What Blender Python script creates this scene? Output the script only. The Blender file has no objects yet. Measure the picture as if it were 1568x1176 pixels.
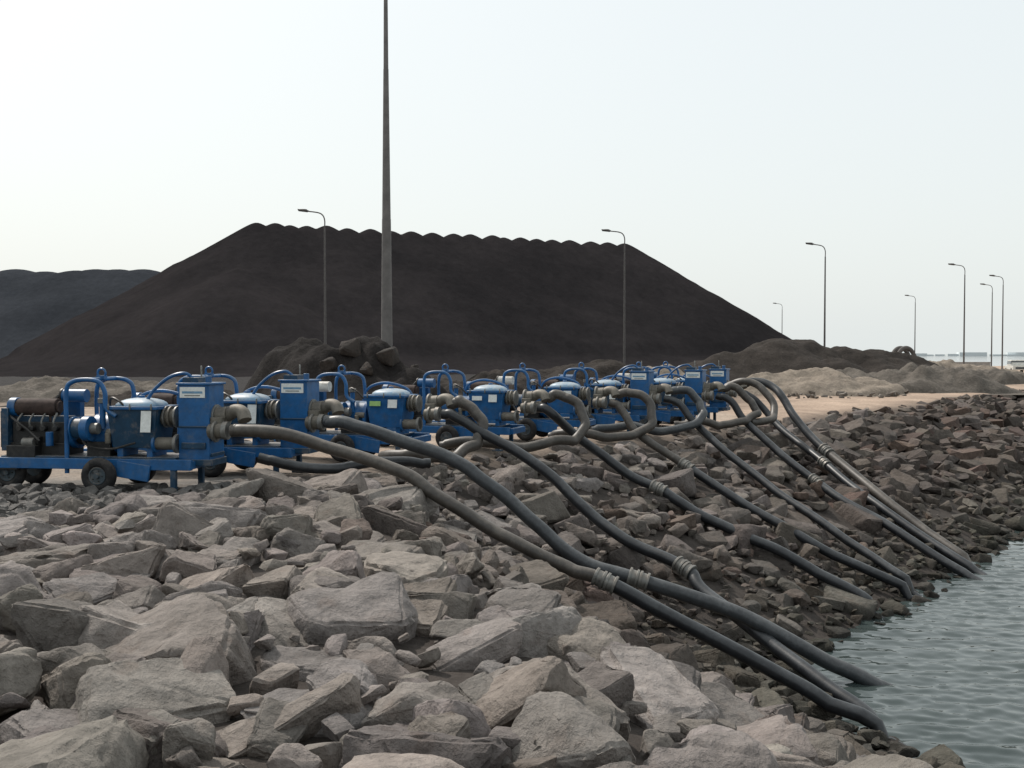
import bpy, bmesh, math, random
import numpy as np
from mathutils import Vector, Matrix, noise, Euler

random.seed(7); rng = np.random.default_rng(7)
scene = bpy.context.scene
WATER_Z = -3.0

# ------------------------------------------------------------------ helpers
def link(o, parent=None):
    scene.collection.objects.link(o)
    if parent is not None: o.parent = parent
    return o

def empty(name, loc=(0,0,0), rz=0.0):
    e = bpy.data.objects.new(name, None); e.empty_display_size = 0.3
    e.location = loc; e.rotation_euler = (0,0,rz)
    return link(e)

def fbm(x, y, z=0.0, o=4):
    return noise.fractal(Vector((x,y,z)), 1.0, 2.0, o)

class NT:
    def __init__(s, name, rough=0.8, metal=0.0, spec=0.3):
        s.m = bpy.data.materials.new(name); s.m.use_nodes = True
        s.t = s.m.node_tree; s.n = s.t.nodes; s.l = s.t.links
        s.b = s.n['Principled BSDF']; s.b.inputs['Roughness'].default_value = rough
        s.b.inputs['Metallic'].default_value = metal
        s.b.inputs['Specular IOR Level'].default_value = spec
        s.tc = s.n.new('ShaderNodeTexCoord')
        s.co = s.tc.outputs['Object']
    def noise(s, scale, detail=5, rough=0.6, co=None):
        n = s.n.new('ShaderNodeTexNoise'); n.inputs['Scale'].default_value = scale
        n.inputs['Detail'].default_value = detail; n.inputs['Roughness'].default_value = rough
        s.l.new(co if co else s.co, n.inputs['Vector']); return n.outputs['Fac']
    def mapping(s, scale=(1,1,1), rot=(0,0,0)):
        m = s.n.new('ShaderNodeMapping'); m.inputs['Scale'].default_value = scale
        m.inputs['Rotation'].default_value = rot
        s.l.new(s.co, m.inputs['Vector']); return m.outputs['Vector']
    def ramp(s, fac, stops):
        r = s.n.new('ShaderNodeValToRGB'); e = r.color_ramp.elements
        while len(e) < len(stops): e.new(0.5)
        for i,(p,c) in enumerate(stops):
            e[i].position = p
            if not isinstance(c,(tuple,list)): c = (c,c,c)
            e[i].color = (c[0],c[1],c[2],1)
        s.l.new(fac, r.inputs['Fac']); return r.outputs['Color']
    def mix(s, a, b, fac, mode='MIX'):
        m = s.n.new('ShaderNodeMix'); m.data_type='RGBA'; m.blend_type = mode
        for sock, v in ((m.inputs[6],a),(m.inputs[7],b)):
            if isinstance(v, tuple): sock.default_value = (v[0],v[1],v[2],1)
            else: s.l.new(v, sock)
        if isinstance(fac,(int,float)): m.inputs[0].default_value = fac
        else: s.l.new(fac, m.inputs[0])
        return m.outputs[2]
    def attr(s, name='Col'):
        a = s.n.new('ShaderNodeAttribute'); a.attribute_name = name; return a.outputs['Color']
    def color(s, c):
        if isinstance(c, tuple): s.b.inputs['Base Color'].default_value = (c[0],c[1],c[2],1)
        else: s.l.new(c, s.b.inputs['Base Color'])
    def bump(s, h, strength=0.5, dist=0.02):
        b = s.n.new('ShaderNodeBump'); b.inputs['Strength'].default_value = strength
        b.inputs['Distance'].default_value = dist
        s.l.new(h, b.inputs['Height'])
        prev = s.b.inputs['Normal'].links
        if prev: s.l.new(prev[0].from_socket, b.inputs['Normal'])
        s.l.new(b.outputs['Normal'], s.b.inputs['Normal'])
        return s

def simple_mat(name, c, rough=0.6, metal=0.0, var=0.35, scale=6, spec=0.4, dust=None, bump=0.15):
    t = NT(name, rough, metal, spec)
    n = t.noise(scale, 6, 0.65)
    lo = tuple(v*(1-var) for v in c); hi = tuple(min(1,v*(1+var)) for v in c)
    col = t.ramp(n, [(0.3,lo),(0.7,hi)])
    if dust:
        n2 = t.noise(scale*0.6+1.3, 7, 0.7)
        g = t.n.new('ShaderNodeNewGeometry'); sx = t.n.new('ShaderNodeSeparateXYZ')
        t.l.new(g.outputs['Normal'], sx.inputs[0])
        mul = t.n.new('ShaderNodeMath'); mul.operation='MULTIPLY_ADD'
        t.l.new(sx.outputs['Z'], mul.inputs[0]); mul.inputs[1].default_value=0.22; t.l.new(n2, mul.inputs[2])
        f = t.ramp(mul.outputs[0], [(0.5,0.0),(0.8,0.75)])
        col = t.mix(col, dust, f)
    t.color(col)
    if bump: t.bump(n, bump, 0.01)
    return t.m

DUST = (0.22,0.19,0.16)
M = {}
M['blue']   = simple_mat('blue_paint', (0.008,0.085,0.235), 0.40, 0, 0.3, 5, 0.4, dust=(0.10,0.13,0.16))
M['blued']  = simple_mat('dark_blue_paint', (0.007,0.038,0.078), 0.5, 0, 0.3, 5, 0.4, dust=DUST)
M['bluel']  = simple_mat('light_blue_lid', (0.12,0.24,0.36), 0.45, 0, 0.3, 8, 0.4, dust=(0.42,0.42,0.4))
M['white']  = simple_mat('white_label', (0.66,0.68,0.66), 0.5, 0, 0.12, 20)
M['green']  = simple_mat('green_label', (0.28,0.45,0.15), 0.5, 0, 0.12, 20)
M['dark']   = simple_mat('engine_black', (0.018,0.018,0.018), 0.5, 0.3, 0.5, 9, 0.5, dust=(0.09,0.08,0.07))
M['rust']   = simple_mat('sooty_muffler', (0.050,0.034,0.029), 0.85, 0.1, 0.5, 10)
M['grey']   = simple_mat('grey_steel', (0.17,0.17,0.16), 0.5, 0.5, 0.4, 9, 0.5, dust=DUST)
M['brass']  = simple_mat('dusty_brass_fitting', (0.13,0.12,0.10), 0.6, 0.3, 0.4, 10, 0.4, dust=DUST)
M['tyre']   = simple_mat('tyre_rubber', (0.022,0.022,0.023), 0.85, 0, 0.4, 8, 0.2, dust=(0.10,0.09,0.08))
M['rim']    = simple_mat('wheel_rim', (0.055,0.075,0.09), 0.6, 0.2, 0.3, 8, 0.3, dust=DUST)
M['lamp']   = simple_mat('galvanised_post', (0.11,0.10,0.095), 0.6, 0.3, 0.2, 3)
M['mast']   = simple_mat('mast_steel', (0.14,0.13,0.125), 0.6, 0.2, 0.25, 1.5)
M['conc']   = simple_mat('concrete', (0.3,0.28,0.26), 0.9, 0, 0.25, 2)
M['whitec'] = simple_mat('white_canister', (0.6,0.6,0.56), 0.5, 0, 0.15, 12, 0.4, dust=DUST)
M['glass']  = simple_mat('dark_glass', (0.03,0.035,0.04), 0.12, 0, 0.1, 2, 0.6, bump=0)

def hose_mat(name, c, dust, ring=0.0, rough=0.55):
    t = NT(name, rough, 0, 0.5)
    n = t.noise(2.2, 7, 0.7)
    col = t.ramp(n, [(0.3, tuple(v*0.65 for v in c)), (0.72, tuple(v*1.45 for v in c))])
    n2 = t.noise(1.1, 8, 0.75)
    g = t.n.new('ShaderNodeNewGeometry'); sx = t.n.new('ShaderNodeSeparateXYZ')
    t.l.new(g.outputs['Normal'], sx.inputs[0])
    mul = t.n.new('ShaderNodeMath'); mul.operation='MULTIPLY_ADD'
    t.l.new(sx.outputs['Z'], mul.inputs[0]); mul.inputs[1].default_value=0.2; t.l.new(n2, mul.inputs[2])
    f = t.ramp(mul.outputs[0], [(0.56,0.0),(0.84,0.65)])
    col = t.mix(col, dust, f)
    n3 = t.noise(14, 5, 0.7)
    col = t.mix(col, t.ramp(n3,[(0.35,0.75),(0.65,1.2)]), 1.0, 'MULTIPLY'); t.color(col)
    t.bump(t.noise(40,3), 0.25, 0.005)
    return t.m
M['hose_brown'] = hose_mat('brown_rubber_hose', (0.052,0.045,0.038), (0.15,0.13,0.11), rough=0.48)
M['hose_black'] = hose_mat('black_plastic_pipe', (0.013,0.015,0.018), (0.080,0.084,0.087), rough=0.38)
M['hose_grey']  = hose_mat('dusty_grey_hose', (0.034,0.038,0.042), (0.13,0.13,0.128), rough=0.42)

class MB:
    """collects geometry for one mesh"""
    def __init__(s): s.v=[]; s.f=[]; s.mi=[]; s.mats=[]
    def _m(s, mat):
        if mat not in s.mats: s.mats.append(mat)
        return s.mats.index(mat)
    def add(s, verts, faces, mat):
        o=len(s.v); k=s._m(mat)
        s.v += [tuple(v) for v in verts]
        for f in faces: s.f.append(tuple(i+o for i in f)); s.mi.append(k)
    def box(s, c, d, mat, rot=(0,0,0), taper=(1,1)):
        R = Euler(rot).to_matrix(); vs=[]
        for z in (-1,1):
            for (x,y) in ((-1,-1),(1,-1),(1,1),(-1,1)):
                tx,ty = taper if z<0 else (1,1)
                vs.append(Vector(c)+R@Vector((x*d[0]/2*tx,y*d[1]/2*ty,z*d[2]/2)))
        s.add(vs, [(3,2,1,0),(4,5,6,7),(0,1,5,4),(1,2,6,5),(2,3,7,6),(3,0,4,7)], mat)
    def cyl(s, p0, p1, r0, mat, r1=None, n=18):
        if r1 is None: r1=r0
        p0=Vector(p0); p1=Vector(p1); d=(p1-p0).normalized()
        a=d.orthogonal().normalized(); b=d.cross(a)
        vs=[]
        for p,r in ((p0,r0),(p1,r1)):
            for i in range(n):
                t=2*math.pi*i/n; vs.append(p+a*(r*math.cos(t))+b*(r*math.sin(t)))
        fs=[(i,(i+1)%n,n+(i+1)%n,n+i) for i in range(n)]
        fs.append(tuple(range(n-1,-1,-1))); fs.append(tuple(range(n,2*n)))
        s.add(vs,fs,mat)
    def ring(s, c, axis, R, r, mat, n=24, m=10, flat=1.0):
        c=Vector(c); d=Vector(axis).normalized(); a=d.orthogonal().normalized(); b=d.cross(a)
        vs=[]
        for i in range(n):
            t=2*math.pi*i/n; q=a*math.cos(t)+b*math.sin(t)
            for j in range(m):
                u=2*math.pi*j/m
                vs.append(c+q*(R+r*math.cos(u))+d*(r*flat*math.sin(u)))
        fs=[(i*m+j, i*m+(j+1)%m, ((i+1)%n)*m+(j+1)%m, ((i+1)%n)*m+j) for i in range(n) for j in range(m)]
        s.add(vs,fs,mat)
    def tube(s, pts, r, mat, n=12, sub=8, raw=False, rib=0.0):
        P = pts if raw else catmull(pts, sub)
        P=[Vector(p) for p in P]; vs=[]; k=len(P)
        d=(P[1]-P[0]).normalized(); a=d.orthogonal().normalized()
        for i,p in enumerate(P):
            dd=(P[min(i+1,k-1)]-P[max(i-1,0)]).normalized()
            a=(a-dd*a.dot(dd)).normalized(); b=dd.cross(a)
            rr = r*(1+(rib if i%2 else -rib))
            for j in range(n):
                t=2*math.pi*j/n; vs.append(p+a*(rr*math.cos(t))+b*(rr*math.sin(t)))
        fs=[(i*n+j, i*n+(j+1)%n, (i+1)*n+(j+1)%n, (i+1)*n+j) for i in range(k-1) for j in range(n)]
        fs.append(tuple(range(n-1,-1,-1))); fs.append(tuple((k-1)*n+j for j in range(n)))
        s.add(vs,fs,mat)
    def dome(s, c, rx, ry, h, mat, n=16, m=5):
        c=Vector(c); vs=[]
        for i in range(m):
            t=i/m*math.pi/2
            for j in range(n):
                u=2*math.pi*j/n
                cx,cy=math.cos(u),math.sin(u); q=(abs(cx)**4+abs(cy)**4)**-0.25
                vs.append(c+Vector((rx*cx*q*math.cos(t),ry*cy*q*math.cos(t),h*math.sin(t))))
        vs.append(c+Vector((0,0,h)))
        fs=[(i*n+j,i*n+(j+1)%n,(i+1)*n+(j+1)%n,(i+1)*n+j) for i in range(m-1) for j in range(n)]
        fs+=[((m-1)*n+j,(m-1)*n+(j+1)%n,m*n) for j in range(n)]
        fs.append(tuple(range(n-1,-1,-1)))
        s.add(vs,fs,mat)
    def obj(s, name, parent=None, bevel=0.0, angle=40):
        me=bpy.data.meshes.new(name); me.from_pydata(s.v,[],s.f)
        for m in s.mats: me.materials.append(M[m])
        me.polygons.foreach_set('material_index', s.mi)
        me.polygons.foreach_set('use_smooth',[True]*len(s.f))
        me.update(); me.set_sharp_from_angle(angle=math.radians(angle))
        o=link(bpy.data.objects.new(name,me), parent)
        if bevel:
            b=o.modifiers.new('bevel','BEVEL'); b.width=bevel; b.segments=2
            b.limit_method='ANGLE'; b.angle_limit=math.radians(50)
            b.harden_normals=False
        return o

def catmull(pts, sub=8):
    P=[Vector(p) for p in pts]; P=[2*P[0]-P[1]]+P+[2*P[-1]-P[-2]]; out=[]
    for i in range(1,len(P)-2):
        p0,p1,p2,p3=P[i-1:i+3]
        for k in range(sub):
            t=k/sub
            out.append(0.5*((2*p1)+(p2-p0)*t+(2*p0-5*p1+4*p2-p3)*t*t+(3*p1-p0-3*p2+p3)*t**3))
    out.append(P[-2]); return out

# ------------------------------------------------------------------ terrain
def tA(x,y): return 0.79*x-0.61*y+14.4
def tB(x,y): return 0.95*x+0.30*y-2.8
def sp(t,k=0.5): return np.where(t>10, t, k*np.log1p(np.exp(np.clip(t/k,-40,40))))
def H(x,y):
    x=np.asarray(x,float); y=np.asarray(y,float)
    tb=sp(tB(x,y))
    a=-0.405*sp(tA(x,y)); b=-0.64*tb+0.062*np.clip(tb-2.3,0,3.6)**2
    k=0.22
    z=k*np.log(np.exp(np.clip(a/k,-60,5))+np.exp(np.clip(b/k,-60,5))+1e-26)
    z=np.minimum(z, 0.0)
    far = np.clip((y-(200+np.clip(60-x,0,200)*6))/8.0,0,1)
    z = z - far*6
    return np.maximum(z,-6.0)

def nonuni(segs):
    out=[]
    for a,b,st in segs: out += list(np.arange(a,b,st))
    out.append(segs[-1][1]); return np.array(out)
xs=nonuni([(-3000,-400,260),(-400,-60,20),(-60,-14,2),(-14,20,0.3),(20,60,0.8),(60,200,6),(200,700,50)])
ys=nonuni([(-60,0,6),(0,45,0.3),(45,80,0.8),(80,240,4),(240,600,30),(600,3000,300)])
X,Y=np.meshgrid(xs,ys); Z=H(X,Y)
nx,ny=len(xs),len(ys)
V=np.stack([X.ravel(),Y.ravel(),Z.ravel()],1)
a_=tA(V[:,0],V[:,1]); b_=tB(V[:,0],V[:,1])
C=np.ones((len(V),4))
for i in range(len(V)):
    x,y=V[i,0],V[i,1]
    n=0.0; n2=0.0
    if abs(x)<120 and -5<y<250:
        n=fbm(x*0.12,y*0.12,0,4); n2=fbm(x*0.7,y*0.7,3,4)
        V[i,2]+= 0.05*n2 + (0.10*n if (a_[i]<-1 or b_[i]<-1) and y>22 else 0)
    sand=np.array([0.33,0.262,0.208])*(1+0.25*n)
    if x>8: sand=sand*np.array([1.05,1.0,0.97])
    g=min(1,max(0,(21-y+2*n2)/4)) if x<0 else 0
    sand=sand*(1-g)+np.array([0.165,0.155,0.143])*(1+0.3*n2)*g
    dk=min(1,max(0,(y-40+7*n-max(0,x-9)*2.2)/12))
    sand=sand*(1-dk)+np.array([0.020,0.018,0.018])*dk
    slope=np.array([0.055,0.047,0.042])
    inr = 1/(1+math.exp(-np.clip((min(a_[i],1e3)+0.3)*3,-30,30)))
    if y<11 and x>-40: inr=max(inr, min(1,(11-y)/1.5))
    C[i,:3]=sand*(1-inr)+slope*inr
def grid_faces(ny,nx):
    idx=np.arange(nx*ny).reshape(ny,nx)
    return np.stack([idx[:-1,:-1].ravel(),idx[:-1,1:].ravel(),idx[1:,1:].ravel(),idx[1:,:-1].ravel()],1)
F=grid_faces(ny,nx)

def mesh_np(name, V, F, mat, C=None, smooth=True, angle=None, parent=None):
    me=bpy.data.meshes.new(name); k=F.shape[1]
    me.vertices.add(len(V)); me.vertices.foreach_set('co', V.astype(np.float32).ravel())
    me.loops.add(F.size); me.loops.foreach_set('vertex_index', F.astype(np.int32).ravel())
    me.polygons.add(len(F)); me.polygons.foreach_set('loop_start', np.arange(0,F.size,k,dtype=np.int32))
    me.polygons.foreach_set('loop_total', np.full(len(F),k,dtype=np.int32))
    me.polygons.foreach_set('use_smooth', np.full(len(F),smooth))
    me.update(calc_edges=True); me.validate()
    if C is not None:
        at=me.color_attributes.new('Col','FLOAT_COLOR','POINT'); at.data.foreach_set('color', C.astype(np.float32).ravel())
    if angle: me.set_sharp_from_angle(angle=math.radians(angle))
    me.materials.append(mat)
    return link(bpy.data.objects.new(name,me), parent)

t=NT('ground_dirt',0.95,0,0.15)
n1=t.noise(0.5,8,0.65); n2=t.noise(9,6,0.7)
c=t.mix(t.attr(), t.ramp(n1,[(0.3,0.72),(0.7,1.25)]), 1.0, 'MULTIPLY')
c=t.mix(c, t.ramp(n2,[(0.3,0.7),(0.65,1.2)]), 1.0,'MULTIPLY'); t.color(c)
t.bump(n2,0.7,0.05); t.bump(t.noise(45,4),0.5,0.012)
mesh_np('ground',V,F,t.m,C)

# ------------------------------------------------------------------ water (real ripples near the bank)
t=NT('sea_water',0.05,0,0.5); t.b.inputs['IOR'].default_value=1.33
t.color(t.ramp(t.noise(0.15,3),[(0.3,(0.034,0.046,0.046)),(0.7,(0.046,0.060,0.058))]))
wx=nonuni([(-9000,-300,900),(-300,-20,40),(-20,2,4),(2,15,0.05),(15,34,0.16),(34,80,1.5),(80,300,20),(300,9000,900)])
wy=nonuni([(-9000,-200,900),(-200,4,20),(4,11,0.4),(11,28,0.045),(28,60,0.22),(60,140,2),(140,600,30),(600,9600,900)])
WX,WY=np.meshgrid(wx,wy); WZ=np.zeros_like(WX)
wr=np.random.default_rng(3)
warp=0.25*np.sin(WX*0.9+0.4*WY)+0.2*np.sin(WY*1.1-0.5*WX+1)
for i in range(44):
    lam=0.16*(0.85/0.16)**wr.random(); th=math.radians(-97+wr.normal()*22)
    kx,ky=2*math.pi/lam*math.cos(th),2*math.pi/lam*math.sin(th)
    WZ+=0.0052*lam*wr.uniform(.6,1.3)*np.sin(kx*WX+ky*WY+warp*min(3,0.9/lam)+wr.uniform(0,6.28))
patch=0.75+0.45*np.sin(WX*0.33+0.2*WY)*np.sin(WY*0.27-0.1*WX+2)
mask=np.clip((WX-1)/2,0,1)*np.clip((60-WX)/20,0,1)*np.clip((WY-7)/3,0,1)*np.clip((90-WY)/30,0,1)
WZ=WZ*mask*patch
mesh_np('water',np.stack([WX.ravel(),WY.ravel(),(WZ+WATER_Z).ravel()],1),grid_faces(len(wy),len(wx)),t.m)

# ------------------------------------------------------------------ rocks
def rock_variant(seed, cuts):
    r=random.Random(seed); bm=bmesh.new()
    ay=r.uniform(0.62,0.95); az=r.uniform(0.45,0.75)
    if seed%5<2:
        for sx in (-1,1):
            for sy in (-1,1):
                for sz in (-1,1):
                    if r.random()<0.35:
                        q=r.uniform(.3,.8)
                        for k in range(3):
                            v=[sx,sy,sz]; v[k]*=1-q
                            bm.verts.new((v[0]*.74,v[1]*ay*.74,v[2]*az*.74))
                    else:
                        bm.verts.new(((sx+r.uniform(-.5,.2))*.74,(sy+r.uniform(-.5,.2))*ay*.74,(sz+r.uniform(-.5,.2))*az*.74))
        for i in range(r.randint(2,4)):
            a=r.uniform(0,6.28); bm.verts.new((math.cos(a)*.95,math.sin(a)*ay*.95,r.uniform(-.7,.7)*az))
    else:
        e=r.uniform(0.5,0.85)
        for i in range(r.randint(12,19)):
            v=Vector((r.gauss(0,1),r.gauss(0,1),r.gauss(0,1))).normalized()
            p=Vector([math.copysign(abs(q)**e,q) for q in v]); p*=r.uniform(0.82,1.0)/1.12
            bm.verts.new((p.x,p.y*ay,p.z*az))
    res=bmesh.ops.convex_hull(bm,input=bm.verts)
    dead=[g for g in res['geom_interior'] if isinstance(g,bmesh.types.BMVert)]
    if dead: bmesh.ops.delete(bm,geom=list(set(dead)),context='VERTS')
    bmesh.ops.dissolve_limit(bm,angle_limit=math.radians(12),verts=bm.verts,edges=bm.edges)
    if cuts>0:
        bmesh.ops.bevel(bm,geom=list(bm.edges),offset=r.uniform(.03,.075),segments=2 if cuts>1 else 1,affect='EDGES',clamp_overlap=True)
    bmesh.ops.triangulate(bm,faces=bm.faces)
    for c in range(cuts):
        long=[ed for ed in bm.edges if ed.calc_length()>0.16/(1+c*0.6)]
        if long: bmesh.ops.subdivide_edges(bm,edges=long,cuts=1)
        bmesh.ops.triangulate(bm,faces=bm.faces)
    if cuts>1:
        bmesh.ops.smooth_vert(bm,verts=bm.verts,factor=0.4,use_axis_x=True,use_axis_y=True,use_axis_z=True)
    bm.normal_update()
    if cuts>0:
        off=Vector((seed*3.1,seed*1.7,0))
        for v in bm.verts:
            p=v.co
            q=p*1.8+off
            vd=noise.voronoi(q)[0]
            d=0.07*noise.fractal(p*1.9+off,1.0,2.0,5)+0.06*(vd[1]-vd[0]-0.2)
            v.co=p+v.normal*d
    bm.verts.index_update()
    VV=np.array([v.co[:] for v in bm.verts]); FF=np.array([[v.index for v in f.verts] for f in bm.faces])
    bm.free(); return VV,FF
HI=[rock_variant(100+i,3) for i in range(34)]
MID=[rock_variant(200+i,1) for i in range(20)]
LO=[rock_variant(300+i,0) for i in range(16)]

rock_t=NT('riprap_stone',0.9,0,0.2)
t=rock_t; n1=t.noise(1.6,8,0.65); n2=t.noise(9,8,0.7); n3=t.noise(3.1,4,0.6)
c=t.mix(t.attr(), t.ramp(n1,[(0.3,(0.70,0.69,0.68)),(0.7,(1.27,1.25,1.24))]),1.0,'MULTIPLY')
c=t.mix(c, t.ramp(n2,[(0.28,0.6),(0.5,1.0),(0.75,1.3)]),0.85,'MULTIPLY')
c=t.mix(c,(0.13,0.088,0.066), t.ramp(n3,[(0.58,0.0),(0.76,0.38)]))
# wet, weed-dark band just above the water line (world height)
g=t.n.new('ShaderNodeNewGeometry'); sz=t.n.new('ShaderNodeSeparateXYZ'); t.l.new(g.outputs['Position'],sz.inputs[0])
mr=t.n.new('ShaderNodeMapRange'); mr.inputs['From Min'].default_value=-2.95; mr.inputs['From Max'].default_value=-2.62
mr.inputs['To Min'].default_value=0.38; mr.inputs['To Max'].default_value=1.0
t.l.new(sz.outputs['Z'],mr.inputs['Value'])
cc=t.n.new('ShaderNodeCombineColor')
for k in range(3): t.l.new(mr.outputs[0],cc.inputs[k])
c=t.mix(c,cc.outputs[0],1.0,'MULTIPLY')
t.color(c)
t.bump(t.noise(4.5,6,0.62),0.8,0.07); t.bump(n2,0.9,0.035); t.bump(t.noise(48,4,0.7),0.7,0.007)
ROCK=t.m

class RockPile:
    def __init__(s): s.V=[];s.F=[];s.C=[];s.o=0
    def add(s, var, pos, size, col, tilt=0.35, scl=(1,1,1)):
        VV,FF=var
        R=np.array((Matrix.Rotation(random.uniform(-tilt,tilt),3,'X')@Matrix.Rotation(random.uniform(-tilt,tilt),3,'Y')@Matrix.Rotation(random.uniform(0,6.283),3,'Z')))
        P=(VV*np.array(scl)*size)@R.T+np.array(pos)
        s.V.append(P); s.F.append(FF+s.o); s.o+=len(VV)
        c=np.ones((len(VV),4)); c[:,:3]=col; s.C.append(c)
    def obj(s,name,parent=None):
        return mesh_np(name,np.concatenate(s.V),np.concatenate(s.F),ROCK,np.concatenate(s.C),True,angle=30,parent=parent)

def rock_col(x,y):
    a=tA(x,y); z=float(H(x,y))
    base=np.array([0.208,0.188,0.174]); dark=np.array([0.094,0.080,0.071]); red=np.array([0.110,0.070,0.056])
    w=np.clip((a-2.2+0.18*(y-18))/3.2,0,1)*np.clip((y-9)/5,0,1)
    w=w*0.85 if y<26 else w
    w=np.clip(w+0.35*fbm(x*0.25,y*0.25,5,2)*min(1,max(0,(y-10)/6)),0,1)
    if y>30: w=max(w,0.6)
    c=base*(1-w)+dark*w
    if w>0.3 and random.random()<0.14: c=c*0.5+red*0.5
    if z<-2.0:
        q=np.clip((-z-2.0)/0.8,0,1); c=c*(1-q*0.6)+np.array([0.085,0.085,0.070])*q*0.6
    g=random.uniform(0.70,1.22)
    if random.random()<0.06: g*=1.25
    return c*g*np.array([random.uniform(0.97,1.04),1,random.uniform(0.95,1.04)])

def rock_margin(x,y):
    """>0 inside the stone armour, metres from its landward edge"""
    e=0.5*fbm(x*0.5,y*0.5,9,3)
    lim=-0.35 if x>-3.5 else 0.5
    m1=tA(x,y)-(lim+e*0.8)
    m2=(10.1+e*1.4+0.30*max(0,x+8))-y
    return max(m1,m2) if x>-14 else -1
pile=RockPile()
def scatter(spacing, rmin, rmax, ymax, lift, prob=1.0, ymin=2.5, cond=None, small=False, pw=1.4):
    nyy=int((ymax-ymin)/spacing)
    for j in range(nyy):
        y0=ymin+j*spacing
        for i in range(int(90/spacing)):
            x0=-12+i*spacing
            if abs(x0)>0.66*y0+3.5: continue
            x=x0+random.uniform(-.5,.5)*spacing; y=y0+random.uniform(-.5,.5)*spacing
            mg=rock_margin(x,y)
            if random.random()>prob or mg<0: continue
            z=float(H(x,y))
            if z<-3.4: continue
            if cond and not cond(x,y,z): continue
            dist=math.hypot(x,y)
            r=rmin+(rmax-rmin)*random.random()**pw
            if z<-2.1: r*=0.7
            if y<9 and not small: r*=1.12
            edge=min(1.0,mg/1.8+0.05)
            if not small: r*=0.55+0.45*edge
            var=random.choice(HI if (dist<19 and r>0.2) else (MID if dist<34 else LO))
            if r<0.2 and dist>12: var=random.choice(LO)
            pile.add(var,(x,y,z+lift*r-(1-edge)*0.12+random.uniform(-.07,.07)),r,rock_col(x,y),
                     tilt=0.42,scl=(random.uniform(.9,1.3),random.uniform(.8,1.1),random.uniform(.75,1.1)))
scatter(0.66,0.28,0.66,48,0.05,pw=1.3)
scatter(0.5,0.16,0.36,36,0.4,0.65)
scatter(0.3,0.06,0.17,24,0.9,0.5,small=True)
scatter(0.3,0.1,0.22,30,0.5,0.8,cond=lambda x,y,z:z<-2.2)
scatter(0.95,0.42,0.72,105,0.1,1.0,ymin=48)
scatter(0.8,0.28,0.5,80,0.5,0.6,ymin=36)
pile.obj('riprap_rocks')

# loose gravel beside the track on the left
gp=RockPile()
for i in range(13000):
    x=random.uniform(-13,-1.5); y=random.uniform(9.3,16.9)
    if tA(x,y)>0.9: continue
    if random.random()<(y-13.6)/4.2: continue
    r=random.choice([0.03,0.045,0.06,0.09,0.13])*random.uniform(.8,1.3)
    g=random.uniform(.6,1.2)
    gp.add(random.choice(LO),(x,y,0.02+r*0.3),r,np.array([0.135,0.130,0.125])*g,tilt=0.6)
gp.obj('gravel')

# ------------------------------------------------------------------ stockpiles
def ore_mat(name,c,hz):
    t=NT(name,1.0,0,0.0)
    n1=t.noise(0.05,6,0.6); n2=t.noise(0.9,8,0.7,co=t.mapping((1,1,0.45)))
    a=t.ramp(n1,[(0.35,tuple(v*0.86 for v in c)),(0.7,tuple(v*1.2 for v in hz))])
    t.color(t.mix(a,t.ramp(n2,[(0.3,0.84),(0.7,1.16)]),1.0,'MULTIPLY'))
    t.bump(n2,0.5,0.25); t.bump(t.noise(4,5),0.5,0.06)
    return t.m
def stockpile(name, p0, p1, h, slope, mat, spacing, step, seed, round_=0.35, rim=None, jit=0.15):
    r=random.Random(seed); p0=Vector(p0); p1=Vector(p1); d=(p1-p0); L=d.length; d.normalize(); nrm=Vector((-d.y,d.x))
    rad=h/slope+14
    us=nonuni([(-rad,-3,step*2),(-3,L+3,step*.7),(L+3,L+rad,step*2)])
    vs=nonuni([(-rad,-8,step*2),(-8,5,step*0.7),(5,rad,step*3)])
    U,W=np.meshgrid(us,vs)
    hh=np.full(U.shape,-99.0); s=0.0
    while s<=L:
        hi=h+r.uniform(-jit,jit); off=r.uniform(-.3,.3)
        q=np.sqrt((U-s)**2+(W-off)**2)
        hh=np.maximum(hh, hi+round_-np.sqrt((slope*q)**2+round_**2))
        s+=spacing*r.uniform(0.7,1.35)
    if rim:
        for (u,w,hz,sl) in rim:
            hh=np.maximum(hh,hz-sl*np.sqrt((U-u)**2+(W-w)**2))
    px=p0.x+U*d.x+W*nrm.x; py=p0.y+U*d.y+W*nrm.y
    out=np.empty(U.size)
    fx,fy,fh=px.ravel(),py.ravel(),hh.ravel()
    for i in range(len(out)):
        k=min(1,max(0,(h-fh[i])/6))
        out[i]=fh[i]+k*(0.8*fbm(fx[i]*0.06+seed,fy[i]*0.06,0,4)+0.10*fbm(fx[i]*0.5,fy[i]*0.5,1,3))
        f=out[i]
        if f<3: out[i]=3*math.exp((f-3)/3)-0.35   # soft toe
    Vv=np.stack([fx,fy,out],1)
    return mesh_np(name,Vv,grid_faces(*U.shape),mat)
ORE=ore_mat('dark_ore',(0.0215,0.0200,0.0212),(0.0245,0.0220,0.0228))
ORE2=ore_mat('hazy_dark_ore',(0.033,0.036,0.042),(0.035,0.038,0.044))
stockpile('ore_stockpile',(-36.5,150),(20.4,180),21.15,0.60,ORE,2.9,0.5,3,0.45,
          rim=[(-6,-14,13.6,0.5)],jit=0.14)
stockpile('ore_stockpile.001',(-190,240),(-75,222),20.4,0.50,ORE2,6.0,1.6,9,2.5,jit=0.35)

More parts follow.
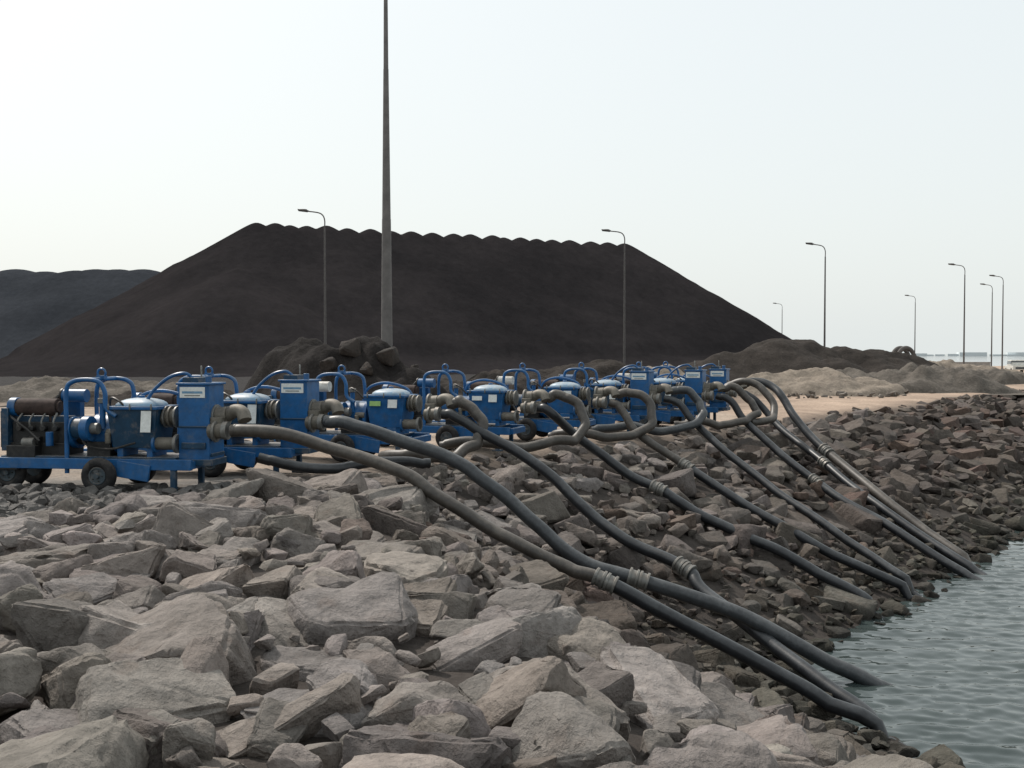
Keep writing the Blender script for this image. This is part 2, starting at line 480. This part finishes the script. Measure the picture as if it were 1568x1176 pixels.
def mound(name, cx,cy,rx,ry,h,mat,seed,rough=0.15,peaks=1,rz=0.0,n=90,pw=0.85):
    r=random.Random(seed); g=np.linspace(-1.25,1.25,n); Vv=[]
    pk=[(0,0,1.0)]+[(r.uniform(-.6,.6),r.uniform(-.4,.4),r.uniform(.55,.9)) for _ in range(peaks-1)]
    for v in g:
        for u in g:
            hh=max(q[2]*max(0,1-1.05*math.sqrt((u-q[0])**2+(v-q[1])**2+0.01)*(1 if k==0 else 1.6)) for k,q in enumerate(pk))
            x=u*rx; y=v*ry
            e=fbm(x*0.5/ max(h,.6)+seed,y*0.5/max(h,.6),0,5)
            z=h*(hh**pw)*(1+0.35*e)+rough*h*e*min(1,hh*4)-0.06
            X_=cx+x*math.cos(rz)-y*math.sin(rz); Y_=cy+x*math.sin(rz)+y*math.cos(rz)
            Vv.append((X_,Y_,z))
    return mesh_np(name,np.array(Vv),grid_faces(n,n),mat)
def earth(name,c):
    t=NT(name,1.0,0,0.1); n=t.noise(1.2,8,0.7); n2=t.noise(8,6,0.7)
    t.color(t.mix(t.ramp(n,[(0.3,tuple(v*0.65 for v in c)),(0.7,tuple(v*1.3 for v in c))]),t.ramp(n2,[(0.3,0.65),(0.7,1.25)]),0.8,'MULTIPLY'))
    t.bump(n2,0.8,0.08); t.bump(n,0.6,0.2); return t.m
E_dark=earth('dark_spoil',(0.028,0.025,0.024)); E_brown=earth('brown_spoil',(0.042,0.036,0.032))
E_sand=earth('sandy_spoil',(0.23,0.195,0.16)); E_grey=earth('grey_spoil',(0.13,0.115,0.10))
mound('dirt_mound',-6.0,46,5.6,3.8,3.25,E_dark,1,0.5,6)
mound('dirt_mound.001',-1.0,56,5.5,3,1.5,E_brown,2,0.25,4,pw=.6)
mound('dirt_mound.002',4.5,64,7,4,1.7,E_brown,3,0.25,4,pw=.6)
mound('dirt_mound.003',8.6,58,3.0,2.5,1.75,E_sand,4,0.2,2,pw=.7)
mound('dirt_mound.004',21.0,84,10.5,7,3.9,E_brown,5,0.12,2,pw=.8)
mound('dirt_mound.005',28.2,84,9.0,6,2.8,E_brown,6,0.12,3,pw=.7)
mound('dirt_mound.006',17.8,60,5.0,4.0,1.25,E_sand,7,0.2,5,pw=.5)
mound('dirt_mound.007',22.5,63,6.5,3.5,1.25,E_grey,8,0.3,7,pw=.5)
mound('dirt_mound.008',31,78,10,3.0,1.25,E_grey,10,0.3,9,0.5,pw=.45)
mound('dirt_mound.009',41,100,11,4.0,1.5,E_sand,11,0.3,6,0.5,pw=.5)
mound('dirt_mound.010',-22,52,9,4.0,1.0,E_grey,12,0.35,5,pw=.6)
mound('dirt_mound.011',-15,47,6,3.0,0.6,E_brown,13,0.35,5,pw=.6)
mound('dirt_mound.012',-1.2,50,3,2.0,1.1,E_brown,14,0.35,3,pw=.6)
bp=RockPile()
for (x,y,z,r) in [(-6.9,44.9,2.45,0.62),(-5.3,44.8,2.15,0.55),(-7.8,44.4,1.8,0.4),(-4.2,45,1.5,0.4),(-6.1,44.0,1.6,0.45),(-8.6,45,1.3,0.35),(-3.4,44.6,1.0,.3)]:
    bp.add(MID[3+int(abs(x)*2)%8],(x,y,z),r,np.array([0.042,0.037,0.034]),scl=(1,1,1.2))
for i in range(420):
    x=random.uniform(14,36); y=random.uniform(54,70)+0.6*(x-20)
    if tA(x,y)>-3: continue
    bp.add(random.choice(LO),(x,y,random.uniform(.0,.15)),random.uniform(.08,.3),np.array([0.14,0.125,0.11])*random.uniform(.6,1.3))
for i in range(220):
    a=random.uniform(0,6.28); q=random.uniform(1.5,5.4)
    bp.add(random.choice(LO),(-6+q*math.cos(a),45.2+0.6*q*math.sin(a),max(0.05,0.9*(3.4-q)*0.45)),random.uniform(.08,.28),np.array([0.055,0.048,0.043])*random.uniform(.6,1.5))
bp.obj('boulders')

# ------------------------------------------------------------------ street lamps, mast
def street_lamp(x,y,h=11.6,arm=1.15,rz=0.0):
    e=empty('street_lamp',(x,y,float(H(x,y))),rz)
    b=MB(); b.cyl((0,0,0),(0,0,0.5),0.15,'lamp',0.14,n=10); b.cyl((0,0,0.5),(0,0,h-0.9),0.095,'lamp',0.055,n=10); b.obj('post',e)
    b=MB(); b.tube([(0,0,h-0.9),(0,0,h-0.45),(-.12,0,h-0.12),(-.42,0,h+0.06),(-arm,0,h+0.16)],0.042,'lamp',n=8,sub=5); b.obj('arm',e)
    b=MB(); b.box((-arm-0.28,0,h+0.19),(0.75,0.26,0.13),'lamp',rot=(0,0.12,0),taper=(0.8,0.7)); b.dome((-arm-.3,0,h+.25),.32,.11,.06,'lamp',n=10,m=3); b.obj('lamp_head',e,0.02)
for (x,y) in [(-12.5,70),(8.7,81),(27.2,91),(48.2,111.5),(59.8,127.5),(65.6,143),(65.5,170),(50.6,196)]:
    street_lamp(x,y,rz=random.uniform(-.15,.15))
e=empty('high_mast',(-7.42,62,0)); b=MB()
b.cyl((0,0,0),(0,0,2.6),0.50,'mast',0.42,n=12); b.cyl((0,0,2.6),(0,0,10.2),0.345,'mast',0.265,n=12)
b.cyl((0,0,10.2),(0,0,19),0.255,'mast',0.155,n=12); b.cyl((0,0,19),(0,0,30),0.145,'mast',0.075,n=12); b.obj('shaft',e)
b=MB(); b.ring((0,0,29.4),(0,0,1),1.0,0.05,'mast')
for k in range(6):
    a=k*math.pi/3; b.box((1.15*math.cos(a),1.15*math.sin(a),29.2),(0.4,0.4,0.35),'lamp',rot=(0,0,a)); b.cyl((0,0,29.4),(math.cos(a),math.sin(a),29.4),.03,'mast',n=6)
b.obj('floodlight_ring',e)

# low concrete wall, culvert arch and pickup far right, distant shore
e=empty('concrete_wall',(60,150,0),0.12); b=MB()
for i in range(5): b.box((i*3.6-7,0,0.5),(3.5,0.35,1.1),'conc'); b.box((i*3.6-7,0,1.09),(3.54,0.45,0.12),'conc')
b.obj('panels',e,0.02)
M['pipe_dark']=simple_mat('dark_concrete',(0.10,0.09,0.085),0.9,0,0.25,2)
e=empty('concrete_culvert_arch',(36.6,97,0.55),0.15); b=MB()
b.tube([(-0.8,0,1.2),(-0.72,0,1.8),(-.35,0,2.2),(.1,0,2.25),(.55,0,1.95),(.9,0,1.3)],0.2,'pipe_dark',n=10)
b.tube([(-0.8,1,1.2),(-0.72,1,1.8),(-.35,1,2.2),(.1,1,2.25),(.55,1,1.95),(.9,1,1.3)],0.2,'pipe_dark',n=10)
b.box((-.8,0.5,.3),(.5,1.5,2.0),'pipe_dark'); b.box((.95,0.5,.3),(.5,1.5,2.0),'pipe_dark'); b.obj('arch',e,0.03)
e=empty('pickup_truck',(57.5,119,0),math.radians(75)); b=MB()
b.box((0,0,.72),(4.9,1.75,.5),'whitec'); b.box((.1,0,1.28),(1.9,1.55,.62),'whitec',taper=(1.25,1.08)); b.obj('body',e,.06)
b=MB(); b.box((.1,0,1.30),(2.0,1.6,.36),'glass',taper=(1.12,1.04)); b.box((-2.47,0,.7),(.04,1.2,.22),'glass'); b.obj('windows',e)
b=MB()
for x in (-1.5,1.5):
    for y in (-.8,.8): b.cyl((x,y-.1,.36),(x,y+.1,.36),.36,'tyre',n=18)
b.obj('wheels',e,.02)
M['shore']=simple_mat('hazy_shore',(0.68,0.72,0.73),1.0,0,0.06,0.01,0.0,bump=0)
e=empty('distant_shore',(0,0,0)); b=MB(); r=random.Random(5); x=700
while x<3200:
    w=r.uniform(25,110); hh=r.choice([4,5,6,8,12,18])*r.uniform(.7,1.1)
    b.box((x,4200+r.uniform(-40,40),hh/2-3),(w,30,hh+3),'shore'); x+=w*r.uniform(.6,1.1)
b.obj('shore_skyline',e)

# ------------------------------------------------------------------ pump sets
def pump_set(ex,ey,deg,tall,seed,lid='bluel'):
    r=random.Random(seed); e=empty('diesel_pump_trailer',(ex,ey,0.0),math.radians(deg))
    k=0.0 if tall else 0.42      # shorter units: tank sits nearer the end
    # chassis
    b=MB()
    for y in (-.5,.5):
        b.box((-2.0+k/2,y,0.46),(3.5-k,0.09,0.17),'blue')
    for x in (-3.7,-2.9,-2.0,-1.1,-0.32): b.box((x+k*.2,0,0.45),(0.1,0.92,0.13),'blue')
    b.box((-2.05,-.0,.552),(3.0,.86,.03),'blued')
    for x in (-3.45,-1.72):
        b.box((x,0,0.33),(0.09,1.15 if x>-3 else .7,0.09),'blued'); 
        b.box((x,-.5,0.37),(0.5,.06,.05),'dark'); b.box((x,.5,0.37),(0.5,.06,.05),'dark')
    for y in (-.5,.5): b.box((-0.55,y,0.24),(0.09,0.08,0.46),'blued'); b.box((-0.55,y,0.02),(0.22,0.2,0.03),'blued')
    b.box((-1.2,-.56,.36),(.55,.05,.26),'blue',rot=(0,.15,0))
    b.tube([(-3.7,0,.45),(-4.2,0,.42),(-4.7,0,.38)],.045,'blue',n=8,sub=3); b.ring((-4.78,0,.38),(0,0,1),.07,.025,'dark',n=12,m=6)
    b.obj('chassis',e,0.008)
    # wheels
    b=MB()
    for x,yy in ((-3.45,.36),(-1.72,.66)):
        for y in (-yy,yy):
            b.ring((x,y,0.29),(0,1,0),0.205,0.085,'tyre',n=28,m=10,flat=1.05)
            b.cyl((x,y-.055,.29),(x,y+.055,.29),.15,'rim',n=20)
            s_=-1 if y<0 else 1
            b.ring((x,y+s_*.055,.29),(0,1,0),.13,.018,'rim',n=20,m=6)
            b.cyl((x,y+s_*.05,.29),(x,y+s_*.10,.29),.05,'rim',.04,n=12)
            for q in range(5):
                a=q*1.2566; b.cyl((x+.085*math.cos(a),y+s_*.05,.29+.085*math.sin(a)),(x+.085*math.cos(a),y+s_*.07,.29+.085*math.sin(a)),.011,'dark',n=6)
    b.obj('wheels',e,0.0)
    # engine
    b=MB()
    b.box((-3.0,0,0.66),(1.0,0.5,0.2),'dark'); b.box((-3.0,0,0.92),(0.95,0.44,0.36),'dark')
    b.box((-3.0,0,1.13),(0.85,0.30,0.12),'blued')
    for q in range(4): b.cyl((-3.32+q*.21,-.2,1.0),(-3.32+q*.21,-.31,1.0),.05,'dark',n=10); b.tube([(-3.32+q*.21,-.28,1.0),(-3.32+q*.21,-.32,1.12),(-3.3+q*.2,-.2,1.25)],.02,'grey',n=6,sub=4)
    b.cyl((-3.42,-.12,1.34),(-2.72,-.12,1.34),.14,'rust',n=20); b.cyl((-3.55,-.12,1.34),(-3.42,-.12,1.34),.155,'blue',n=20); b.cyl((-2.72,-.12,1.34),(-2.68,-.12,1.34),.1,'rust',n=16)
    b.cyl((-2.85,-.12,1.1),(-2.85,-.12,1.34),.04,'rust',n=10)
    b.box((-3.56,0,.98),(.12,.62,.7),'blued'); b.box((-3.64,0,.98),(.04,.54,.6),'dark')
    b.cyl((-3.2,-.36,.78),(-3.0,-.36,.78),.075,'grey',n=14); b.cyl((-2.75,-.34,.72),(-2.75,-.34,.95),.06,'blue',n=14)
    b.cyl((-3.15,-.26,.78),(-2.95,-.26,.78),.09,'dark',n=14)
    b.tube([(-3.5,-.25,1.2),(-3.3,-.35,1.1),(-3.1,-.34,.95),(-2.9,-.38,.8)],.022,'dark',n=6,sub=5)
    b.box((-3.2,-.34,.62),(.5,.2,.22),'dark')
    b.cyl((-2.55,0,.92),(-2.4,0,.92),.26,'blue',n=22); b.cyl((-2.4,0,.92),(-2.25,0,.92),.2,'dark',n=22)
    b.obj('engine',e,0.01)
    # roll hoop / lifting frame
    b=MB(); hx=-2.42+r.uniform(-.05,.05)
    b.tube([(hx,-.46,.3),(hx,-.46,1.0),(hx,-.46,1.6),(hx+.1,-.46,1.76),(hx+.35,-.46,1.8),(hx+.56,-.46,1.76),(hx+.66,-.46,1.6),(hx+.68,-.46,1.35),(hx+.85,-.46,1.22)],.037,'blue',n=10,sub=6)
    b.tube([(hx,.46,.5),(hx,.46,1.0),(hx,.46,1.6),(hx+.1,.46,1.76),(hx+.35,.46,1.8),(hx+.56,.46,1.76),(hx+.66,.46,1.6),(hx+.68,.46,1.0),(hx+.68,.46,.55)],.037,'blue',n=10,sub=6)
    b.cyl((hx+.35,-.46,1.8),(hx+.35,.46,1.8),.035,'blue',n=10); b.cyl((hx,-.46,1.1),(hx,.46,1.1),.03,'blue',n=10)
    b.ring((hx+.35,0,1.9),(0,1,0),.07,.02,'blue',n=14,m=6)
    b.box((hx+.35,0,1.83),(.14,.1,.06),'blue')
    b.obj('lifting_frame',e)
    # pump casing / vacuum pump
    b=MB(); cx=-1.95+k*.5
    b.cyl((cx-.12,-.46,1.02),(cx+.0,-.46,1.02),.2,'blue',n=24); b.cyl((cx-.28,-.46,1.02),(cx-.12,-.46,1.02),.16,'blued',n=24)
    b.cyl((cx-.3,-.46,1.02),(cx-.28,-.46,1.02),.19,'blue',n=24); b.cyl((cx,-.46,1.02),(cx+.12,-.46,1.02),.09,'grey',n=16)
    b.cyl((cx-.15,0,.9),(cx+.35,0,.9),.33,'blue',n=28); b.cyl((cx+.35,0,.9),(cx+.42,0,.9),.38,'blue',n=28)
    b.box((cx+.05,-.2,.68),(.4,.3,.24),'dark')
    b.cyl((cx+.1,-.3,1.0),(cx+.1,-.3,1.42),.05,'blue',n=12); b.cyl((cx+.1,-.3,1.42),(cx+.1,-.3,1.5),.075,'grey',n=12)
    b.cyl((cx+.2,-.35,.95),(cx+.4,-.35,.95),.06,'brass',n=12); b.cyl((cx+.25,-.42,.78),(cx+.25,-.42,.95),.045,'brass',n=12)
    for q in range(6):
        a=q*1.047; b.cyl((cx-.3-.02,-.46+.15*math.cos(a),1.02+.15*math.sin(a)),(cx-.28,-.46+.15*math.cos(a),1.02+.15*math.sin(a)),.014,'grey',n=6)
    b.obj('pump_casing',e,0.008)
    # separator tank with domed lid
    b=MB(); tx=-1.28+k
    b.box((tx,-.1,1.02),(.84,.72,.62),'blued' if tall else 'blue',taper=(.82,.8))
    b.box((tx,-.1,1.35),(.9,.78,.05),'blue')
    b.dome((tx,-.1,1.376),.38,.33,.13,lid); b.cyl((tx,-.1,1.49),(tx,-.1,1.54),.05,'blue',n=12)
    for a in (-.36,.0,.36):
        b.cyl((tx+a,-.5,1.32),(tx+a,-.5,1.42),.016,'grey',n=6)
    b.box((tx-.25,-.1,.63),(.1,.5,.2),'blue'); b.box((tx+.25,-.1,.63),(.1,.5,.2),'blue')
    b.obj('separator_tank',e,0.015)
    b=MB()
    if tall: b.box((tx+.26,-.483,1.14),(.17,.008,.34),'white',rot=(-.11,0,0))
    else:
        b.box((tx+.18,-.474,1.2),(.2,.008,.17),'white',rot=(-.11,0,0)); b.box((tx-.2,-.474,1.2),(.24,.008,.1),r.choice(['green','white','bluel']),rot=(-.11,0,0))
    b.obj('labels',e)
    # flanges + pipe spool
    b=MB(); fx=tx+.42
    b.cyl((fx-.05,-.15,1.2),(fx+.22,-.15,1.2),.13,'brass',n=20); 
    for q in (0.02,.1,.2): b.cyl((fx+q,-.15,1.2),(fx+q+.03,-.15,1.2),.175,'grey' if q!=.1 else 'brass',n=24)
    b.cyl((fx-.12,-.3,.78),(fx+.3,-.3,.78),.1,'brass',n=18); b.cyl((fx-.1,-.3,.78),(fx-.06,-.3,.78),.15,'blue',n=20); b.cyl((fx+.25,-.3,.78),(fx+.3,-.3,.78),.15,'grey',n=20)
    b.obj('flanged_spool',e,0.004)
    if tall:
        b=MB(); bx=-.3
        b.box((bx,-.02,1.12),(.52,.56,1.2),'blue'); b.box((bx,-.02,1.735),(.58,.62,.035),'blue')
        b.box((bx-.12,-.02,1.79),(.26,.3,.09),'blued'); b.cyl((bx+.14,-.05,1.75),(bx+.14,-.05,1.86),.05,'blue',n=12)
        b.box((bx,-.32,.75),(.4,.03,.1),'blued'); b.box((bx,-.312,1.05),(.5,.02,.03),'blued')
        for zz in (.6,.85): b.box((bx+.27,-.02,zz),(.03,.5,.05),'blued')
        b.box((bx,-.02,.48),(.6,.6,.1),'blued')
        b.tube([(bx-.1,-.1,1.82),(bx-.22,-.15,1.9),(bx-.45,-.2,1.84),(bx-.7,-.2,1.65),(bx-.85,-.2,1.45)],.028,'blue',n=8,sub=6)
        b.cyl((bx-.05,.1,1.75),(bx-.05,.1,2.02),.016,'grey',n=6)
        b.obj('vacuum_tank',e,0.012)
        b=MB(); b.box((bx-.02,-.306,1.6),(.42,.008,.17),'white'); b.obj('vacuum_tank_label',e)
        b=MB(); b.box((bx-.02,-.312,1.6),(.34,.004,.035),'bluel'); b.box((bx-.02,-.312,1.55),(.26,.004,.015),'grey'); b.obj('label_text',e)
    # elbow fitting at the end
    b=MB()
    sx=-.05
    b.cyl((sx,-.05,1.2),(sx+.22,-.05,1.22),.15,'brass',n=20); b.cyl((sx+.0,-.05,1.2),(sx+.04,-.05,1.2),.2,'grey',n=22)
    b.tube([(sx+.2,-.05,1.22),(sx+.36,-.1,1.3),(sx+.5,-.15,1.27),(sx+.56,-.2,1.15)],.11,'brass',n=14,sub=5)
    b.cyl((sx+.02,-.3,.98),(sx+.3,-.33,1.0),.12,'brass',n=18); b.cyl((sx+.1,-.31,.98),(sx+.14,-.31,.98),.17,'grey',n=22); b.cyl((sx+.26,-.33,1.0),(sx+.34,-.33,1.0),.145,'grey',n=22)
    b.cyl((sx+.1,-.2,1.0),(sx+.1,-.2,1.2),.12,'brass',n=14)
    b.obj('suction_fitting',e,0.005)
    # extras
    b=MB(); b.cyl((-2.75,.1,1.52),(-2.35,.1,1.52),.11,'whitec' if r.random()<.6 else 'blue',n=18); b.cyl((-2.78,.1,1.52),(-2.75,.1,1.52),.125,'dark',n=18)
    b.tube([(-2.9,.1,1.2),(-2.9,.1,1.4),(-2.82,.1,1.52),(-2.7,.1,1.52)],.04,'dark',n=8,sub=5); b.obj('air_filter',e)
    b=MB(); b.box((-2.85,.38,1.2),(.5,.14,.4),'blue'); b.tube([(-1.7,.3,1.0),(-1.6,.35,1.45),(-1.2,.35,1.6),(-.7,.3,1.5),(-.5,.25,1.3)],.03,'blue',n=8,sub=6)
    b.tube([(-2.2,-.4,.95),(-2.0,-.5,.75),(-1.6,-.52,.7),(-1.2,-.48,.8)],.018,'dark',n=6,sub=6)
    b.tube([(-1.9,.0,1.3),(-1.7,-.3,1.5),(-1.5,-.4,1.45),(-1.35,-.4,1.3)],.02,'dark',n=6,sub=6)
    b.obj('pipework',e)
    return e
units=[(-4.72,16.85,-8,True),(-3.55,18.9,-12,True),(-1.65,21.5,-16,False),(0.35,24.1,-18,False),(2.2,26.6,-20,False),
       (3.9,28.9,-22,True),(5.75,31.0,-22,True),(6.9,33.2,-22,True)]
for i,(x,y,d,tl) in enumerate(units): pump_set(x,y,d,tl,20+i)

# ------------------------------------------------------------------ hoses
def hose(name, pts, r, mats, couple=None, clear=0.33, clampfrom=1, wob=0.06):
    """pts world; mats=(upper,lower); couple = index of coupling point"""
    P=[]
    for i,p in enumerate(pts):
        p=Vector(p)
        if i>=clampfrom and i<len(pts)-1: p.z=max(p.z, float(H(p.x,p.y))+clear)
        P.append(p)
    if P[-1].z<-2.9:
        d=(P[-1]-P[-2]); d.z=0; d.normalize()
        P[-1].z=-2.92; P.append(P[-1]+d*0.7+Vector((0,0,-.33)))
    D=catmull(P,10)
    for i,p in enumerate(D):
        if i>10 and clampfrom==1: 
            hz=float(H(p.x,p.y))+clear*0.9
            if hz>p.z and i<len(D)-10: p.z=hz
        if 3<i<len(D)-2:
            p.x+=wob*noise.noise(Vector((i*.16,r*9+P[0].x,0))); p.z+=wob*noise.noise(Vector((i*.13,P[0].y,4)))
    e=empty(name,(0,0,0))
    if couple is None:
        b=MB(); b.tube(D,r,mats[0],n=16,raw=True); b.obj('hose',e); return
    k=couple*10
    b=MB(); b.tube(D[:k+1],r,mats[0],n=16,raw=True); b.obj('hose',e)
    b=MB(); b.tube(D[k:],r*1.06,mats[1],n=16,raw=True); b.obj('lower_pipe',e)
    b=MB(); d=(D[k+1]-D[k-1]).normalized(); c=D[k]
    b.cyl(c-d*.16,c+d*.16,r*1.2,'grey',n=18)
    for q in (-.15,-.03,.03,.15): b.cyl(c+d*(q-.02),c+d*(q+.02),r*1.42,'grey',n=20)
    b.obj('coupling',e,0.004)
hb,hk,hg='hose_brown','hose_black','hose_grey'
hose('suction_hose',[(-4.42,16.45,1.0),(-4.1,16.4,1.02),(-3.1,16.4,.8),(-1.96,16.2,.49),(-1.24,16,.1),(-.24,15.7,-.46),(.73,15.4,-.9),(1.34,15.2,-1.15),(2.9,14.8,-1.88),(4.0,14.4,-2.4),(4.9,13.9,-3.0)],.10,(hb,hk),7)
hose('suction_hose',[(-3.3,18.5,1.02),(-3.0,18.4,1.0),(-2.4,18.3,.85),(-1.18,18.2,.41),(-.5,18,.04),(.4,17.7,-.64),(1.15,17.4,-1.25),(2.1,17.2,-1.53),(3.55,16.9,-1.94),(4.7,16.6,-2.5),(5.5,16.45,-3.0)],.115,(hg,hg),7)
hose('suction_hose',[(-1.4,21.1,1.0),(-1.1,21,.95),(-.6,20.8,.62),(.46,20.3,.08),(1.42,19.6,-.7),(2.1,19,-1.2),(3,18.3,-1.56),(3.35,17.8,-1.88),(4.26,16.4,-2.5),(5.0,15.2,-3.0)],.105,(hk,hk),6)
hose('suction_hose',[(.6,23.7,1.0),(.9,23.6,.9),(1.4,23.9,.37),(2.3,23.5,-.25),(3.25,23,-.78),(3.9,22.6,-1.2),(5.0,22,-1.75),(6.1,21.4,-2.17),(7.1,20.75,-3.0)],.105,(hk,hk),4)
hose('suction_hose',[(2.45,26.2,1.0),(2.75,26.1,.85),(3.1,25.8,.25),(4.2,25.2,-.5),(5.5,24,-1.5),(6.7,22.9,-2.3),(8.3,22.15,-3.0)],.10,(hb,hk),3)
hose('suction_hose',[(4.15,28.5,1.0),(4.5,28.4,.9),(5.1,27.9,.2),(6.4,26,-1.1),(7.5,24.3,-2.1),(8.6,22.7,-3.0)],.10,(hk,hk),None)
hose('suction_hose',[(6.0,30.6,1.0),(6.4,30.4,.8),(6.9,29.9,.1),(8.15,28,-1.2),(9.3,26.2,-2.15),(10.6,24.4,-3.0)],.105,(hk,hk),3)
hose('suction_hose',[(7.15,32.8,1.0),(7.5,32.6,.85),(8.1,31.9,.1),(8.9,29.7,-.9),(9.75,27.4,-1.95),(11.0,25.0,-3.0)],.105,(hk,hk),3)
hose('suction_hose',[(7.3,33.0,1.25),(7.75,32.9,1.35),(8.25,32.3,1.05),(8.5,31.6,.4),(9.1,30.2,-.6),(10.0,27.8,-1.7),(11.1,25.6,-3.0)],.12,(hk,hb),4)
# discharge hoses that arch out of the pumps, curl down and wander back along the crest
R2=random.Random(17)
for i,(x,y,s) in enumerate([(-1.2,21.2,.75),(.85,23.85,1.0),(2.7,26.35,1.05),(4.4,28.65,1.0),(6.25,30.8,1.1)]):
    j=R2.uniform(-.1,.1); q=R2.uniform(-.35,.35); L=[.85,1.15,.8,1.1,.7][i]
    hose('discharge_hose',[(x-.05,y,1.19),(x+.32*s,y-.05,1.24+j*.5),(x+.68*s,y-.2,.9+j),(x+.74*s,y-.5+q*.3,.5),(x+.3*s,y-.85+q*.4,.28),(x-.5*s*L,y-1.2+q*.3,.22),(x-1.3*s*L,y-1.25-q*.5,.3),(x-2.1*s*L,y-1.0+q,.2)],.11,(hb if i!=3 else hg,hb),None,clear=.2,clampfrom=4,wob=.12)
hose('discharge_hose',[(-4.3,17.7,.45),(-3.7,17.75,.3),(-3.0,18.3,.22),(-2.2,18.75,.28),(-1.5,19.0,.22)],.09,(hk,hk),None,clear=.25)
hose('discharge_hose',[(6.6,32.2,1.2),(7.0,32.0,1.38),(7.55,31.6,1.2),(7.8,31.1,.6),(7.6,30.6,.3),(6.9,30.2,.25)],.11,(hb,hb),None,clear=.2,clampfrom=4)

# ------------------------------------------------------------------ light
az=math.radians(-42); el=math.radians(50)
D=Vector((math.sin(az)*math.cos(el),math.cos(az)*math.cos(el),math.sin(el)))
sun=bpy.data.lights.new('sun','SUN'); sun.energy=3.5; sun.angle=math.radians(2.0); sun.color=(1.0,0.94,0.87)
so=link(bpy.data.objects.new('sun',sun)); so.rotation_euler=D.to_track_quat('Z','Y').to_euler()
w=bpy.data.worlds.new('World'); scene.world=w; w.use_nodes=True; nt=w.node_tree
bg=nt.nodes['Background']; sky=nt.nodes.new('ShaderNodeTexSky'); sky.sky_type='NISHITA'; sky.sun_disc=False
sky.sun_elevation=el; sky.sun_rotation=az; sky.dust_density=5; sky.air_density=1.2; sky.ozone_density=1.5
mx=nt.nodes.new('ShaderNodeMix'); mx.data_type='RGBA'; mx.inputs[0].default_value=0.70
mx.inputs[7].default_value=(10.7,11.3,11.2,1)
nt.links.new(sky.outputs[0],mx.inputs[6]); nt.links.new(mx.outputs[2],bg.inputs['Color']); bg.inputs['Strength'].default_value=0.1
scene.view_settings.view_transform='Standard'; scene.view_settings.look='None'; scene.view_settings.exposure=0

cam=bpy.data.cameras.new('camera'); co=link(bpy.data.objects.new('camera',cam))
cam.sensor_width=36; cam.lens=36*1600/1568; cam.clip_end=20000; cam.clip_start=0.1
co.location=(0,0,2.2); co.rotation_euler=(math.radians(90-1.61),0,0); scene.camera=co
